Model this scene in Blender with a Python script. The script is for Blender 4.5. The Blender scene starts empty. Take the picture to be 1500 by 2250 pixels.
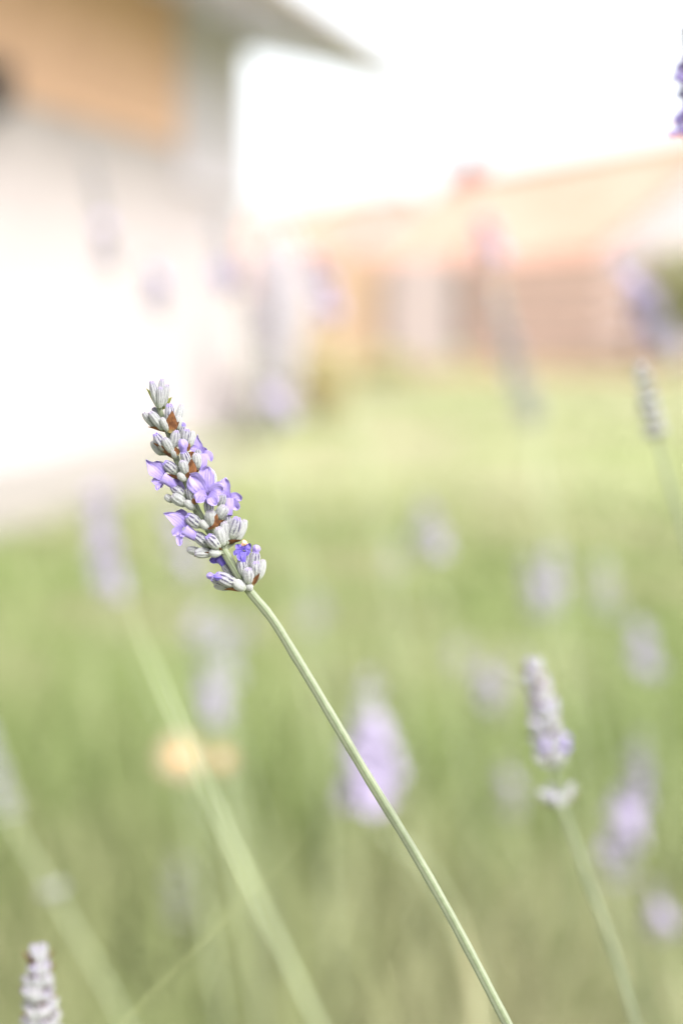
import bpy, math, random
import numpy as np
from mathutils import Vector, Matrix

# ------------------------------------------------------------------ camera, sky, sun, exposure
sc = bpy.context.scene
col = sc.collection
CAM_H = 0.80
FPX = 3125.0                       # focal length in photo pixels (50 mm lens, 24 mm wide frame)
PITCH = math.atan((1125 - 690) / FPX)
FOCUS = 0.3125
cam_d = bpy.data.cameras.new('camera')
cam = bpy.data.objects.new('camera', cam_d)
col.objects.link(cam)
cam.location = (0, 0, CAM_H)
cam.rotation_euler = (math.pi / 2 - PITCH, 0, 0)
cam_d.sensor_fit = 'VERTICAL'
cam_d.sensor_height = 36.0
cam_d.lens = 50.0
cam_d.clip_start = 0.01
cam_d.clip_end = 900
cam_d.dof.use_dof = True
cam_d.dof.focus_distance = FOCUS
cam_d.dof.aperture_fstop = 4.4
sc.camera = cam
C0 = Vector((0, 0, CAM_H))
FW = Vector((0, math.cos(PITCH), -math.sin(PITCH)))
UP = Vector((0, math.sin(PITCH), math.cos(PITCH)))
RT = Vector((1, 0, 0))

SUN_DIR = Vector((0.36, -0.56, 0.74)).normalized()      # towards the sun
SUN_EL = math.asin(SUN_DIR.z)
SUN_AZ = math.atan2(SUN_DIR.x, SUN_DIR.y)
w = bpy.data.worlds.new('World')
sc.world = w
w.use_nodes = True
nt = w.node_tree
bg = nt.nodes['Background']
sky = nt.nodes.new('ShaderNodeTexSky')
sky.sky_type = 'NISHITA'
sky.sun_disc = False
sky.sun_elevation = SUN_EL
sky.sun_rotation = SUN_AZ
sky.dust_density = 4.0
sky.air_density = 1.0
sky.ozone_density = 1.0
hs = nt.nodes.new('ShaderNodeHueSaturation')            # thin bright overcast
hs.inputs['Saturation'].default_value = 0.22
nt.links.new(sky.outputs[0], hs.inputs['Color'])
nt.links.new(hs.outputs[0], bg.inputs['Color'])
bg.inputs['Strength'].default_value = 0.10
sun_d = bpy.data.lights.new('sun', 'SUN')
sun_d.energy = 2.0
sun_d.angle = math.radians(28)
sun_d.color = (1.0, 0.965, 0.935)
sun = bpy.data.objects.new('sun', sun_d)
col.objects.link(sun)
sun.location = (3, -3, 6)
sun.rotation_euler = (-SUN_DIR).to_track_quat('-Z', 'Y').to_euler()
sc.view_settings.view_transform = 'Standard'
sc.view_settings.look = 'None'
sc.view_settings.gamma = 1.0
sc.view_settings.use_curve_mapping = False
sc.view_settings.exposure = 2.42
sc.cycles.use_denoising = True
sc.cycles.max_bounces = 8
sc.cycles.sample_clamp_indirect = 6

MM = 0.001
rng = random.Random(7)

# ------------------------------------------------------------------ helpers
def P(px, py, depth):
    """world point whose distance along the view axis is depth"""
    return C0 + depth * (FW + (px - 750) / FPX * RT - (py - 1125) / FPX * UP)

def PG(px, py):
    d = FW + (px - 750) / FPX * RT - (py - 1125) / FPX * UP
    return C0 + d * (CAM_H / -d.z)

def PY(px, py, Y):
    d = FW + (px - 750) / FPX * RT - (py - 1125) / FPX * UP
    return C0 + d * (Y / d.y)

WORLD = {}                          # world matrix of every object built, for parenting
def link(o, parent=None, world=None):
    col.objects.link(o)
    m = world if world is not None else Matrix.Identity(4)
    WORLD[o.name] = m
    if parent is not None:
        o.parent = parent
        o.matrix_parent_inverse = WORLD[parent.name].inverted()
        o.matrix_basis = m
    else:
        o.matrix_basis = m
    return o

def empty(name, loc, label, cat, group=None, rz=0.0):
    o = bpy.data.objects.new(name, None)
    o.empty_display_size = 0.01
    link(o, None, Matrix.Translation(loc) @ Matrix.Rotation(rz, 4, 'Z'))
    return tag(o, label, cat, group)

def tag(o, label=None, cat=None, group=None, kind=None):
    if label: o['label'] = label
    if cat: o['category'] = cat
    if group: o['group'] = group
    if kind: o['kind'] = kind
    return o

class MB:
    """mesh collector; st = per-vertex (around, along, random) coordinates"""
    def __init__(s):
        s.v = []; s.f = []; s.st = []; s.m = []
    def grid(s, rows, st, closed=False, mat=0, flip=False):
        o = len(s.v); nr = len(rows); nc = len(rows[0])
        for r, t in zip(rows, st):
            s.v.extend(tuple(p) for p in r); s.st.extend(t)
        for i in range(nr - 1):
            for j in range(nc if closed else nc - 1):
                k = (j + 1) % nc
                q = (o + i * nc + j, o + i * nc + k, o + (i + 1) * nc + k, o + (i + 1) * nc + j)
                s.f.append(q[::-1] if flip else q); s.m.append(mat)
    def box(s, x0, x1, y0, y1, z0, z1, mat=0, M=None):
        o = len(s.v)
        pts = [Vector((x, y, z)) for z in (z0, z1) for y in (y0, y1) for x in (x0, x1)]
        if M is not None: pts = [M @ p for p in pts]
        s.v.extend(tuple(p) for p in pts); s.st.extend([(0, 0, 0)] * 8)
        for q in ((0, 2, 3, 1), (4, 5, 7, 6), (0, 1, 5, 4), (2, 6, 7, 3), (0, 4, 6, 2), (1, 3, 7, 5)):
            s.f.append(tuple(o + k for k in q)); s.m.append(mat)
    def add(s, other, M, mat=None, rnd=0.0):
        o = len(s.v)
        s.v.extend(tuple(M @ Vector(p)) for p in other.v)
        s.st.extend((a, b, rnd) for a, b, c in other.st)
        s.f.extend(tuple(o + k for k in q) for q in other.f)
        s.m.extend(other.m if mat is None else [mat] * len(other.f))
    def mesh(s, name, mats, smooth=True):
        me = bpy.data.meshes.new(name)
        me.from_pydata(s.v, [], s.f)
        at = me.attributes.new('st', 'FLOAT_VECTOR', 'POINT')
        at.data.foreach_set('vector', np.array(s.st, dtype=np.float32).ravel())
        for m in (mats if isinstance(mats, (list, tuple)) else [mats]): me.materials.append(m)
        me.polygons.foreach_set('material_index', np.array(s.m, dtype=np.int32))
        me.polygons.foreach_set('use_smooth', np.full(len(s.f), smooth))
        me.update()
        return me
    def build(s, name, mats, parent=None, smooth=True, world=None):
        return link(bpy.data.objects.new(name, s.mesh(name, mats, smooth)), parent, world)

def frame(z, x_hint):
    """rotation whose Z is z and whose Y leans to x_hint"""
    z = z.normalized()
    x = x_hint.cross(z)
    if x.length < 1e-6: x = Vector((1, 0, 0)).cross(z)
    x.normalize()
    y = z.cross(x)
    return Matrix((x, y, z)).transposed().to_4x4()

def catmull(pts, n=8):
    """smooth curve through pts, tangents weighted by segment length"""
    pts = [Vector(p) for p in pts]; N = len(pts)
    h = [max(1e-7, (pts[i + 1] - pts[i]).length) for i in range(N - 1)]
    tg = []
    for i in range(N):
        if i == 0: tg.append((pts[1] - pts[0]) / h[0])
        elif i == N - 1: tg.append((pts[-1] - pts[-2]) / h[-1])
        else: tg.append(((pts[i] - pts[i - 1]) / h[i - 1] * h[i] + (pts[i + 1] - pts[i]) / h[i] * h[i - 1]) / (h[i] + h[i - 1]))
    out = []
    for i in range(N - 1):
        for k in range(n):
            t = k / n; a, b = t * t, t ** 3
            out.append((2 * b - 3 * a + 1) * pts[i] + (b - 2 * a + t) * h[i] * tg[i] + (3 * a - 2 * b) * pts[i + 1] + (b - a) * h[i] * tg[i + 1])
    out.append(pts[-1])
    return out

def tube(mb, pts, rad, sides=10, square=0.0, mat=0, roll=0.3, cap=True):
    """tube along pts; rad(t) radius; square > 0 makes a grooved four-angled section"""
    n = len(pts); rows = []; st = []
    x = None
    for i, p in enumerate(pts):
        t = (pts[min(i + 1, n - 1)] - pts[max(i - 1, 0)]).normalized()
        if x is None:
            x = t.cross(Vector((0, 1, 0.2))).normalized()
        else:
            x = (x - t * x.dot(t)).normalized()
        y = t.cross(x)
        r = rad(i / (n - 1))
        row = []; s_ = []
        for k in range(sides):
            a = 2 * math.pi * k / sides
            rr = r * (1 + square * math.cos(4 * (a + roll)))
            row.append(p + rr * (math.cos(a) * x + math.sin(a) * y)); s_.append((k / sides, i / (n - 1), 0))
        rows.append(row); st.append(s_)
    if cap:
        rows = [[pts[0]] * sides] + rows + [[pts[-1]] * sides]
        st = [st[0]] + st + [st[-1]]
    mb.grid(rows, st, closed=True, mat=mat)

# ------------------------------------------------------------------ materials
def new_mat(name):
    m = bpy.data.materials.new(name); m.use_nodes = True
    n = m.node_tree
    return m, n, n.nodes['Principled BSDF'], n.nodes['Material Output']

def nd(n, t, **kw):
    x = n.nodes.new(t)
    for k, v in kw.items(): setattr(x, k, v)
    return x

def math_(n, op, a, b=None, c=None):
    x = nd(n, 'ShaderNodeMath', operation=op)
    for i, v in enumerate((a, b, c)):
        if v is None: continue
        if isinstance(v, (int, float)): x.inputs[i].default_value = v
        else: n.links.new(v, x.inputs[i])
    return x.outputs[0]

def mix(n, fac, a, b, blend='MIX'):
    x = nd(n, 'ShaderNodeMix', data_type='RGBA', blend_type=blend)
    for s, v in ((x.inputs[0], fac), (x.inputs[6], a), (x.inputs[7], b)):
        if isinstance(v, (int, float)): s.default_value = v
        elif isinstance(v, tuple): s.default_value = (*v, 1)
        else: n.links.new(v, s)
    return x.outputs[2]

def noise(n, scale, detail=2.0, vec=None, rough=0.5):
    x = nd(n, 'ShaderNodeTexNoise')
    x.inputs['Scale'].default_value = scale; x.inputs['Detail'].default_value = detail
    x.inputs['Roughness'].default_value = rough
    if vec is None:
        tc = nd(n, 'ShaderNodeTexCoord'); vec = tc.outputs['Object']
    n.links.new(vec, x.inputs['Vector'])
    return x.outputs['Fac']

def ramp(n, v, lo, hi):
    x = nd(n, 'ShaderNodeMapRange', interpolation_type='SMOOTHSTEP')
    n.links.new(v, x.inputs[0]); x.inputs[1].default_value = lo; x.inputs[2].default_value = hi
    return x.outputs[0]

def st_uv(n):
    a = nd(n, 'ShaderNodeAttribute', attribute_name='st', attribute_type='GEOMETRY')
    s = nd(n, 'ShaderNodeSeparateXYZ'); n.links.new(a.outputs['Vector'], s.inputs[0])
    return s.outputs[0], s.outputs[1], s.outputs[2]

def geo_pos(n):
    return nd(n, 'ShaderNodeNewGeometry').outputs['Position']

def leafy(m, n, bsdf, out, color, trans=0.35, tcol=None):
    """principled front plus translucent light through the blade"""
    t = nd(n, 'ShaderNodeBsdfTranslucent')
    for s in (bsdf.inputs['Base Color'], t.inputs['Color']):
        n.links.new(color, s)
    if tcol is not None: n.links.new(tcol, t.inputs['Color'])
    ms = nd(n, 'ShaderNodeMixShader'); ms.inputs[0].default_value = trans
    n.links.new(bsdf.outputs[0], ms.inputs[1]); n.links.new(t.outputs[0], ms.inputs[2])
    n.links.new(ms.outputs[0], out.inputs['Surface'])

def plain(name, c1, c2=None, scale=8.0, rough=0.8, bump=0.0, bscale=60.0, spec=0.3):
    m, n, b, o = new_mat(name)
    c2 = c2 or tuple(x * 0.8 for x in c1)
    f = noise(n, scale, 4, geo_pos(n))
    n.links.new(mix(n, ramp(n, f, 0.3, 0.7), c1, c2), b.inputs['Base Color'])
    b.inputs['Roughness'].default_value = rough
    b.inputs['Specular IOR Level'].default_value = spec
    if bump:
        bp = nd(n, 'ShaderNodeBump'); bp.inputs['Strength'].default_value = bump
        n.links.new(noise(n, bscale, 4, geo_pos(n)), bp.inputs['Height']); n.links.new(bp.outputs[0], b.inputs['Normal'])
    return m

def calyx_material(name, per_object=True, purple=0.4, pale=1.0):
    m, n, b, o = new_mat(name)
    u, v, r = st_uv(n)
    if per_object:
        a = nd(n, 'ShaderNodeAttribute', attribute_name='purple', attribute_type='OBJECT'); pur = a.outputs['Fac']
        a2 = nd(n, 'ShaderNodeAttribute', attribute_name='tone', attribute_type='OBJECT'); tone = a2.outputs['Fac']
    else:
        pur = math_(n, 'MULTIPLY', math_(n, 'ADD', r, 0.25), purple); tone = math_(n, 'MULTIPLY', r, 0.8)
    wob = noise(n, 3.6, 3)
    wool = noise(n, 9.0, 5, rough=0.7)
    base = mix(n, ramp(n, wool, 0.36, 0.64), tuple(x * pale for x in (0.074, 0.085, 0.072)), tuple(x * pale for x in (0.185, 0.188, 0.188)))
    base = mix(n, math_(n, 'MINIMUM', math_(n, 'MULTIPLY', tone, 0.55), 0.95), base, tuple(x * (0.5 + 0.5 * pale) for x in (0.22, 0.224, 0.218)))
    # green foot of the cup
    base = mix(n, math_(n, 'MULTIPLY', ramp(n, v, 0.32, 0.0), 0.5), base, (0.15, 0.185, 0.085))
    # dark violet nerves between the woolly ribs
    s = math_(n, 'SINE', math_(n, 'MULTIPLY', math_(n, 'ADD', u, math_(n, 'MULTIPLY', wob, 0.09)), 2 * math.pi * 9))
    st = ramp(n, s, -0.1, 0.75)
    st = math_(n, 'MULTIPLY', st, ramp(n, math_(n, 'ADD', v, math_(n, 'MULTIPLY', math_(n, 'SUBTRACT', wob, 0.5), 0.9)), 0.25, 0.55))
    st = math_(n, 'MULTIPLY', st, math_(n, 'ADD', 0.08, ramp(n, wob, 0.36, 0.60)))
    st = math_(n, 'MULTIPLY', st, math_(n, 'MULTIPLY', pur, 1.2))
    base = mix(n, math_(n, 'MULTIPLY', math_(n, 'MULTIPLY', pur, 0.45), ramp(n, v, 0.3, 0.9)), base, tuple(x * pale for x in (0.165, 0.14, 0.235)))
    base = mix(n, math_(n, 'MINIMUM', math_(n, 'MULTIPLY', st, 1.2), 0.93), base, (0.022, 0.016, 0.046))
    tip = math_(n, 'MULTIPLY', ramp(n, v, 0.86, 0.97), math_(n, 'MINIMUM', math_(n, 'ADD', math_(n, 'MULTIPLY', pur, 0.6), 0.35), 0.8))
    base = mix(n, tip, base, mix(n, pur, tuple(x * pale for x in (0.13, 0.10, 0.12)), tuple(x * pale for x in (0.11, 0.075, 0.30))))
    n.links.new(base, b.inputs['Base Color'])
    b.inputs['Roughness'].default_value = 0.9
    b.inputs['Specular IOR Level'].default_value = 0.15
    b.inputs['Sheen Weight'].default_value = 0.3
    b.inputs['Sheen Roughness'].default_value = 0.5
    b.inputs['Subsurface Weight'].default_value = 0.0
    bp = nd(n, 'ShaderNodeBump'); bp.inputs['Strength'].default_value = 0.8; bp.inputs['Distance'].default_value = 0.00012
    n.links.new(noise(n, 12.0, 5, rough=0.65), bp.inputs['Height']); n.links.new(bp.outputs[0], b.inputs['Normal'])
    return m

def petal_material(name, light, deep, trans=0.45):
    m, n, b, o = new_mat(name)
    u, v, r = st_uv(n)
    c = mix(n, ramp(n, v, 0.0, 0.75), deep, light)
    wv = math_(n, 'SINE', math_(n, 'ADD', math_(n, 'MULTIPLY', u, 34.0), math_(n, 'MULTIPLY', noise(n, 700, 2, geo_pos(n)), 5.0)))
    c = mix(n, math_(n, 'MULTIPLY', ramp(n, wv, 0.4, 1.0), 0.5), c, deep)
    c = mix(n, math_(n, 'MULTIPLY', ramp(n, noise(n, 420, 3, geo_pos(n)), 0.45, 0.75), 0.35), c, tuple(min(1, x * 1.25 + 0.02) for x in light))
    b.inputs['Roughness'].default_value = 0.6
    b.inputs['Specular IOR Level'].default_value = 0.2
    b.inputs['Sheen Weight'].default_value = 0.2
    bp = nd(n, 'ShaderNodeBump'); bp.inputs['Strength'].default_value = 0.7; bp.inputs['Distance'].default_value = 0.00012
    n.links.new(math_(n, 'ADD', math_(n, 'MULTIPLY', wv, 0.35), math_(n, 'MULTIPLY', noise(n, 1500, 3, geo_pos(n)), 1.6)), bp.inputs['Height']); n.links.new(bp.outputs[0], b.inputs['Normal'])
    leafy(m, n, b, o, c, trans)
    return m

def bract_material(name, c1, c2, vein):
    m, n, b, o = new_mat(name)
    u, v, r = st_uv(n)
    c = mix(n, ramp(n, noise(n, 900, 3, geo_pos(n)), 0.35, 0.65), c1, c2)
    vv = math_(n, 'SINE', math_(n, 'MULTIPLY', math_(n, 'ADD', u, 0.03), 40.0))
    c = mix(n, math_(n, 'MULTIPLY', ramp(n, vv, 0.5, 1.0), 0.55), c, vein)
    c = mix(n, math_(n, 'MULTIPLY', ramp(n, v, 0.25, 0.0), 0.6), c, (0.22, 0.22, 0.09))
    b.inputs['Roughness'].default_value = 0.65
    b.inputs['Specular IOR Level'].default_value = 0.25
    leafy(m, n, b, o, c, 0.3)
    return m

def stem_material(name, c1, c2):
    m, n, b, o = new_mat(name)
    u, v, r = st_uv(n)
    g = math_(n, 'SINE', math_(n, 'MULTIPLY', u, 2 * math.pi * 4))
    g2 = noise(n, 900, 3, geo_pos(n))
    c = mix(n, ramp(n, g, -0.4, 0.9), c1, c2)
    c = mix(n, math_(n, 'MULTIPLY', ramp(n, g2, 0.4, 0.75), 0.22), c, tuple(x * 1.25 for x in c2))
    g3 = noise(n, 55, 4, geo_pos(n))
    c = mix(n, math_(n, 'MULTIPLY', ramp(n, g3, 0.48, 0.68), 0.45), c, tuple(x * 0.62 for x in c1))
    n.links.new(c, b.inputs['Base Color'])
    b.inputs['Roughness'].default_value = 0.55
    b.inputs['Specular IOR Level'].default_value = 0.35
    b.inputs['Sheen Weight'].default_value = 0.25
    bp = nd(n, 'ShaderNodeBump'); bp.inputs['Strength'].default_value = 0.25; bp.inputs['Distance'].default_value = 0.0001
    n.links.new(noise(n, 2500, 3, geo_pos(n)), bp.inputs['Height']); n.links.new(bp.outputs[0], b.inputs['Normal'])
    return m

def grass_material(name, c1, c2, c3, pscale=1.2):
    m, n, b, o = new_mat(name)
    u, v, r = st_uv(n)
    c = mix(n, r, c1, c2)
    c = mix(n, ramp(n, noise(n, pscale, 3, geo_pos(n)), 0.42, 0.66), c, c3)
    b.inputs['Roughness'].default_value = 0.6
    b.inputs['Specular IOR Level'].default_value = 0.3
    leafy(m, n, b, o, c, 0.4)
    return m

M = {}
M['calyx'] = calyx_material('calyx_wool')
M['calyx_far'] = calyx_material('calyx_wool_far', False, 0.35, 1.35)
M['calyx_pale'] = calyx_material('calyx_wool_pale', True, 0.4, 1.3)
M['petal'] = petal_material('lavender_petal', (0.315, 0.255, 0.52), (0.195, 0.145, 0.385), 0.5)
M['petal_deep'] = petal_material('violet_petal', (0.14, 0.105, 0.41), (0.075, 0.05, 0.30), 0.35)
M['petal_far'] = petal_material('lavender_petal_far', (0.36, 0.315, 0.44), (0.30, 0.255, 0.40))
M['orange_tip'] = plain('withered_orange', (0.62, 0.26, 0.12), (0.5, 0.3, 0.2), 900)
M['bract'] = bract_material('brown_bract', (0.185, 0.078, 0.031), (0.085, 0.032, 0.013), (0.04, 0.014, 0.006))
M['bract_green'] = bract_material('green_bract', (0.20, 0.225, 0.05), (0.24, 0.25, 0.085), (0.14, 0.17, 0.04))
M['stem'] = stem_material('lavender_stem', (0.064, 0.080, 0.038), (0.128, 0.143, 0.094))
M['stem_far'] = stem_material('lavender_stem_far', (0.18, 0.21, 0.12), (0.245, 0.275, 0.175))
M['hair'] = plain('wool_hair', (0.36, 0.355, 0.36), (0.30, 0.30, 0.32), 10)

# ------------------------------------------------------------------ flower pieces (unit templates)
def calyx_template(seg, prof, ribs, hairs, seed):
    r_ = random.Random(seed); mb = MB(); rows = []; st = []
    bend = r_.uniform(-0.05, 0.05)
    for t, r in prof:
        row = []; s_ = []
        for k in range(seg):
            a = 2 * math.pi * k / seg
            rr = r * (1 + ribs * math.cos(9 * a) * math.sin(math.pi * min(1, max(0, t))) + 0.03 * math.sin(2 * a + seed) + 0.02 * math.sin(3 * a + 2 * seed + 4 * t) + (r_.uniform(-0.03, 0.03) if 0.05 < t < 0.95 else 0))
            zz = t + (0.035 * math.cos(5 * a + seed) if 0.93 < t and r > 0.12 else 0)
            row.append(Vector((rr * math.cos(a) + bend * math.sin(math.pi * t), rr * math.sin(a), zz))); s_.append((k / seg, min(1, t), 0))
        rows.append(row); st.append(s_)
    mb.grid(rows, st, closed=True)
    for h in range(hairs):
        t = r_.uniform(0.05, 0.97); a = r_.uniform(0, 2 * math.pi)
        for (t0, r0), (t1, r1) in zip(prof, prof[1:]):
            if t0 <= t <= t1:
                r = r0 + (r1 - r0) * (t - t0) / max(1e-6, t1 - t0); break
        e = Vector((math.cos(a), math.sin(a), 0)); s = Vector((-math.sin(a), math.cos(a), 0))
        p = e * r * 0.98 + Vector((bend * math.sin(math.pi * t), 0, t))
        L = r_.uniform(0.06, 0.15)
        tip = p + e * L * r_.uniform(0.5, 1) + s * r_.uniform(-0.05, 0.05) + Vector((0, 0, r_.uniform(-0.01, 0.04)))
        o = len(mb.v); wv = s * 0.013
        mb.v += [tuple(p - wv), tuple(p + wv), tuple(tip)]; mb.st += [(0, 0, 0)] * 3
        mb.f.append((o, o + 1, o + 2)); mb.m.append(1)
    return mb

PROF = [(0.0, 0.02), (0.0, 0.17), (0.05, 0.27), (0.13, 0.36), (0.25, 0.43), (0.4, 0.48), (0.55, 0.5), (0.7, 0.485), (0.82, 0.44), (0.91, 0.36), (0.97, 0.26), (1.0, 0.17), (0.985, 0.08), (0.98, 0.0)]
PROF_STUB = [(0.0, 0.02), (0.0, 0.20), (0.08, 0.34), (0.25, 0.45), (0.5, 0.5), (0.72, 0.46), (0.88, 0.33), (0.96, 0.19), (1.0, 0.07), (1.0, 0.0)]
PROF_LOW = [(0.0, 0.05), (0.15, 0.36), (0.5, 0.5), (0.82, 0.43), (1.0, 0.15), (0.98, 0.0)]
CALYX_MB = [calyx_template(44, PROF, 0.06, 900, s) for s in (1, 2, 3)]
STUB_MB = calyx_template(44, PROF_STUB, 0.03, 900, 5)
LOW_MB = calyx_template(10, PROF_LOW, 0.0, 0, 4)
CALYX_ME = [mb.mesh('calyx', [M['calyx'], M['hair']]) for mb in CALYX_MB]
CALYX_PALE_ME = [mb.mesh('calyx', [M['calyx_pale'], M['hair']]) for mb in CALYX_MB]
STUB_ME = STUB_MB.mesh('calyx_bud', [M['calyx'], M['hair']])

def bract_mb(nx=8, nz=10, cup=0.25, tipbend=0.1):
    """pointed papery bract with thickness, along Z, hollow side to -Y"""
    mb = MB()
    rows = [[], []]; sts = [[], []]
    for layer, off in ((0, 0.0), (1, 0.02)):
        for i in range(nz + 1):
            t = i / nz
            wd = 0.5 * (min(1, 0.35 + t * 2.6) if t < 0.25 else max(0.012, (1 - ((t - 0.25) / 0.75) ** 1.6)))
            row = []; s_ = []
            for j in range(nx + 1):
                u = j / nx * 2 - 1
                y = -cup * wd * u * u + tipbend * t * t + off + 0.015 * math.sin(9 * u)
                row.append(Vector((wd * u, y, t + 0.02 * u * u))); s_.append((j / nx, t, 0))
            rows[layer].append(row); sts[layer].append(s_)
    mb.grid(rows[0], sts[0]); mb.grid(rows[1], sts[1], flip=True)
    return mb
BRACT_MB = bract_mb()
BRACT_ME = {k: BRACT_MB.mesh('bract', [M[k]]) for k in ('bract', 'bract_green')}

def lobe(mb, root, mid, tip, w0, w1, nrm, cup=0.15, ruffle=0.06, seed=0, notch=0.0, mat=0, point=False):
    """one petal lobe: bent sheet from root over mid to tip, width w0 at root and w1 at its widest"""
    r_ = random.Random(seed); nz, nx = 14, 12
    ph = [r_.uniform(0, 6.28) for _ in range(4)]
    for layer in (0, 1):
        rows = []; st = []
        for i in range(nz + 1):
            t = i / nz
            p = root * (1 - t) ** 2 + mid * 2 * t * (1 - t) + tip * t * t
            tg = ((mid - root) * (1 - t) + (tip - mid) * t).normalized()
            sd = tg.cross(nrm).normalized(); nn = sd.cross(tg).normalized()
            prof = w0 + (w1 - w0) * min(1, t / 0.6) ** 0.8
            if t > 0.6: prof = w1 * math.sqrt(max(0.0, 1 - ((t - 0.6) / 0.4) ** 2.2)) + 0.02 * w1
            if point and t > 0.45: prof = w1 * (1 - ((t - 0.45) / 0.55) ** 1.35) + 0.03 * w1
            prof *= 1 + 0.07 * math.sin(11 * t + ph[3]) * t
            row = []; s_ = []
            for j in range(nx + 1):
                u = j / nx * 2 - 1
                q = p + sd * (0.5 * prof * u)
                q += tg * (0.05 * w1 * t * t * math.sin(6.5 * u + ph[0] + ph[3]))
                q += tg * (-notch * w1 * (1 - abs(u)) ** 2 * t ** 4)
                ruffle_ = ruffle * 1.7
                hgt = cup * w1 * (u * u - 0.35) * t + ruffle_ * w1 * t * t * (math.sin(4.2 * u + ph[0]) + 0.6 * math.sin(7.5 * u * t + ph[1] + 3 * t) + 0.5 * math.sin(9 * t + ph[2]) * u)
                q += nn * (hgt + layer * 0.00007)
                row.append(q); s_.append((j / nx, t, 0))
            rows.append(row); st.append(s_)
        mb.grid(rows, st, mat=mat, flip=bool(layer))

def crumple_mb(seed, rough=0.16):
    """shrivelled or still closed corolla: folded bulb on a short tube, along Z"""
    r_ = random.Random(seed); mb = MB(); rows = []; st = []
    ph = [r_.uniform(0, 6.28) for _ in range(6)]
    prof = [(0, 0.22), (0.15, 0.30), (0.32, 0.33), (0.45, 0.40), (0.58, 0.50), (0.72, 0.50), (0.84, 0.42), (0.93, 0.28), (0.98, 0.14), (0.96, 0.02)]
    for t, r in prof:
        row = []; s_ = []
        for k in range(36):
            a = 2 * math.pi * k / 36
            g = rough * t * (math.sin(3 * a + ph[0] + 2 * t) + 0.6 * math.sin(5 * a + ph[1] - 6 * t) + 0.5 * math.sin(8 * a + ph[2] + 9 * t))
            rr = r * (1 + g)
            row.append(Vector((rr * math.cos(a), rr * math.sin(a), t + 0.5 * rough * r * math.sin(4 * a + ph[3])))); s_.append((k / 36, t, 0))
        rows.append(row); st.append(s_)
    mb.grid(rows, st, closed=True)
    return mb
CRUMPLE = [crumple_mb(1, 0.25), crumple_mb(2, 0.25), crumple_mb(3, 0.20)]
CRUMPLE_ME = [[c.mesh('corolla_bud', [M[k]]) for c in CRUMPLE] for k in ('petal_deep', 'petal')]

def flower_mb(seed):
    """open two-lipped corolla, unit size, tube along Z, upper lip to +Y"""
    mb = MB()
    tube(mb, [Vector((0, 0, z)) for z in (-0.1, 0.15, 0.32, 0.45)], lambda t: 0.14 + 0.10 * t, 12, cap=False)
    V = Vector
    for k, (x, y, z, ww) in enumerate([(-0.32, 0.62, 0.75, 0.50), (0.32, 0.64, 0.72, 0.50), (-0.5, -0.28, 0.50, 0.36), (0.0, -0.52, 0.42, 0.42), (0.5, -0.30, 0.48, 0.36)]):
        d = V((x, y, 0)).normalized()
        root = V((0, 0, 0.42)) + d * 0.17
        tip = V((x, y, z))
        midp = (root + tip) * 0.5 + V((0, 0, 0.16))
        lobe(mb, root, midp, tip, 0.22, ww, V((-d.x * 0.5, -d.y * 0.5, 1)).normalized(), 0.12, 0.07, seed * 7 + k)
    return mb
FLOWER = [flower_mb(1), flower_mb(2)]

def flower_low():
    mb = MB(); V = Vector
    tube(mb, [V((0, 0, -0.1)), V((0, 0, 0.45))], lambda t: 0.14 + 0.10 * t, 6, cap=False)
    for x, y, z, ww in [(-0.32, 0.62, 0.75, 0.6), (0.32, 0.64, 0.72, 0.6), (-0.5, -0.28, 0.50, 0.45), (0.0, -0.52, 0.42, 0.5), (0.5, -0.30, 0.48, 0.45)]:
        d = V((x, y, 0)).normalized(); s = V((-d.y, d.x, 0)) * ww * 0.5
        a = V((0, 0, 0.42)) + d * 0.15; c = V((x, y, z)); b_ = (a + c) * 0.5 + V((0, 0, 0.1))
        rows = [[a - s * .5, a + s * .5], [b_ - s, b_ + s], [c - s * .6, c + s * .6]]
        mb.grid(rows, [[(0, t, 0), (1, t, 0)] for t in (0, .5, 1)])
    return mb
FLOWER_LOW = flower_low()

def put(me, name, parent, base, tip, width, hint, **props):
    """link a unit piece from base to tip (world)"""
    ax = tip - base
    m = Matrix.Translation(base) @ frame(ax, hint) @ Matrix.Diagonal((width, width, ax.length, 1))
    o = bpy.data.objects.new(name, me)
    for k, v in props.items(): o[k] = v
    return link(o, parent, m)

# ------------------------------------------------------------------ setting: ground, path, bed
M['lawn'] = plain('lawn_ground', (0.145, 0.175, 0.07), (0.19, 0.20, 0.10), 1.5, 0.9)
M['gravel'] = plain('grey_gravel', (0.15, 0.142, 0.132), (0.20, 0.19, 0.178), 30, 0.9, 0.4, 90)
M['slab'] = plain('cream_paving', (0.175, 0.163, 0.143), (0.15, 0.14, 0.122), 4, 0.85, 0.15, 60)
M['soil'] = plain('ochre_soil', (0.17, 0.115, 0.05), (0.12, 0.085, 0.04), 3, 0.95, 0.4, 30)
def sheet(name, pts, z, mat):
    mb = MB(); mb.v = [(p[0], p[1], z) for p in pts]; mb.st = [(0, 0, 0)] * len(pts)
    mb.f = [tuple(range(len(pts)))]; mb.m = [0]
    return tag(mb.build(name, mat, smooth=False), kind='structure')
sheet('ground', [(-350, -60), (350, -60), (350, 600), (-350, 600)], 0.0, M['lawn'])

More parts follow.
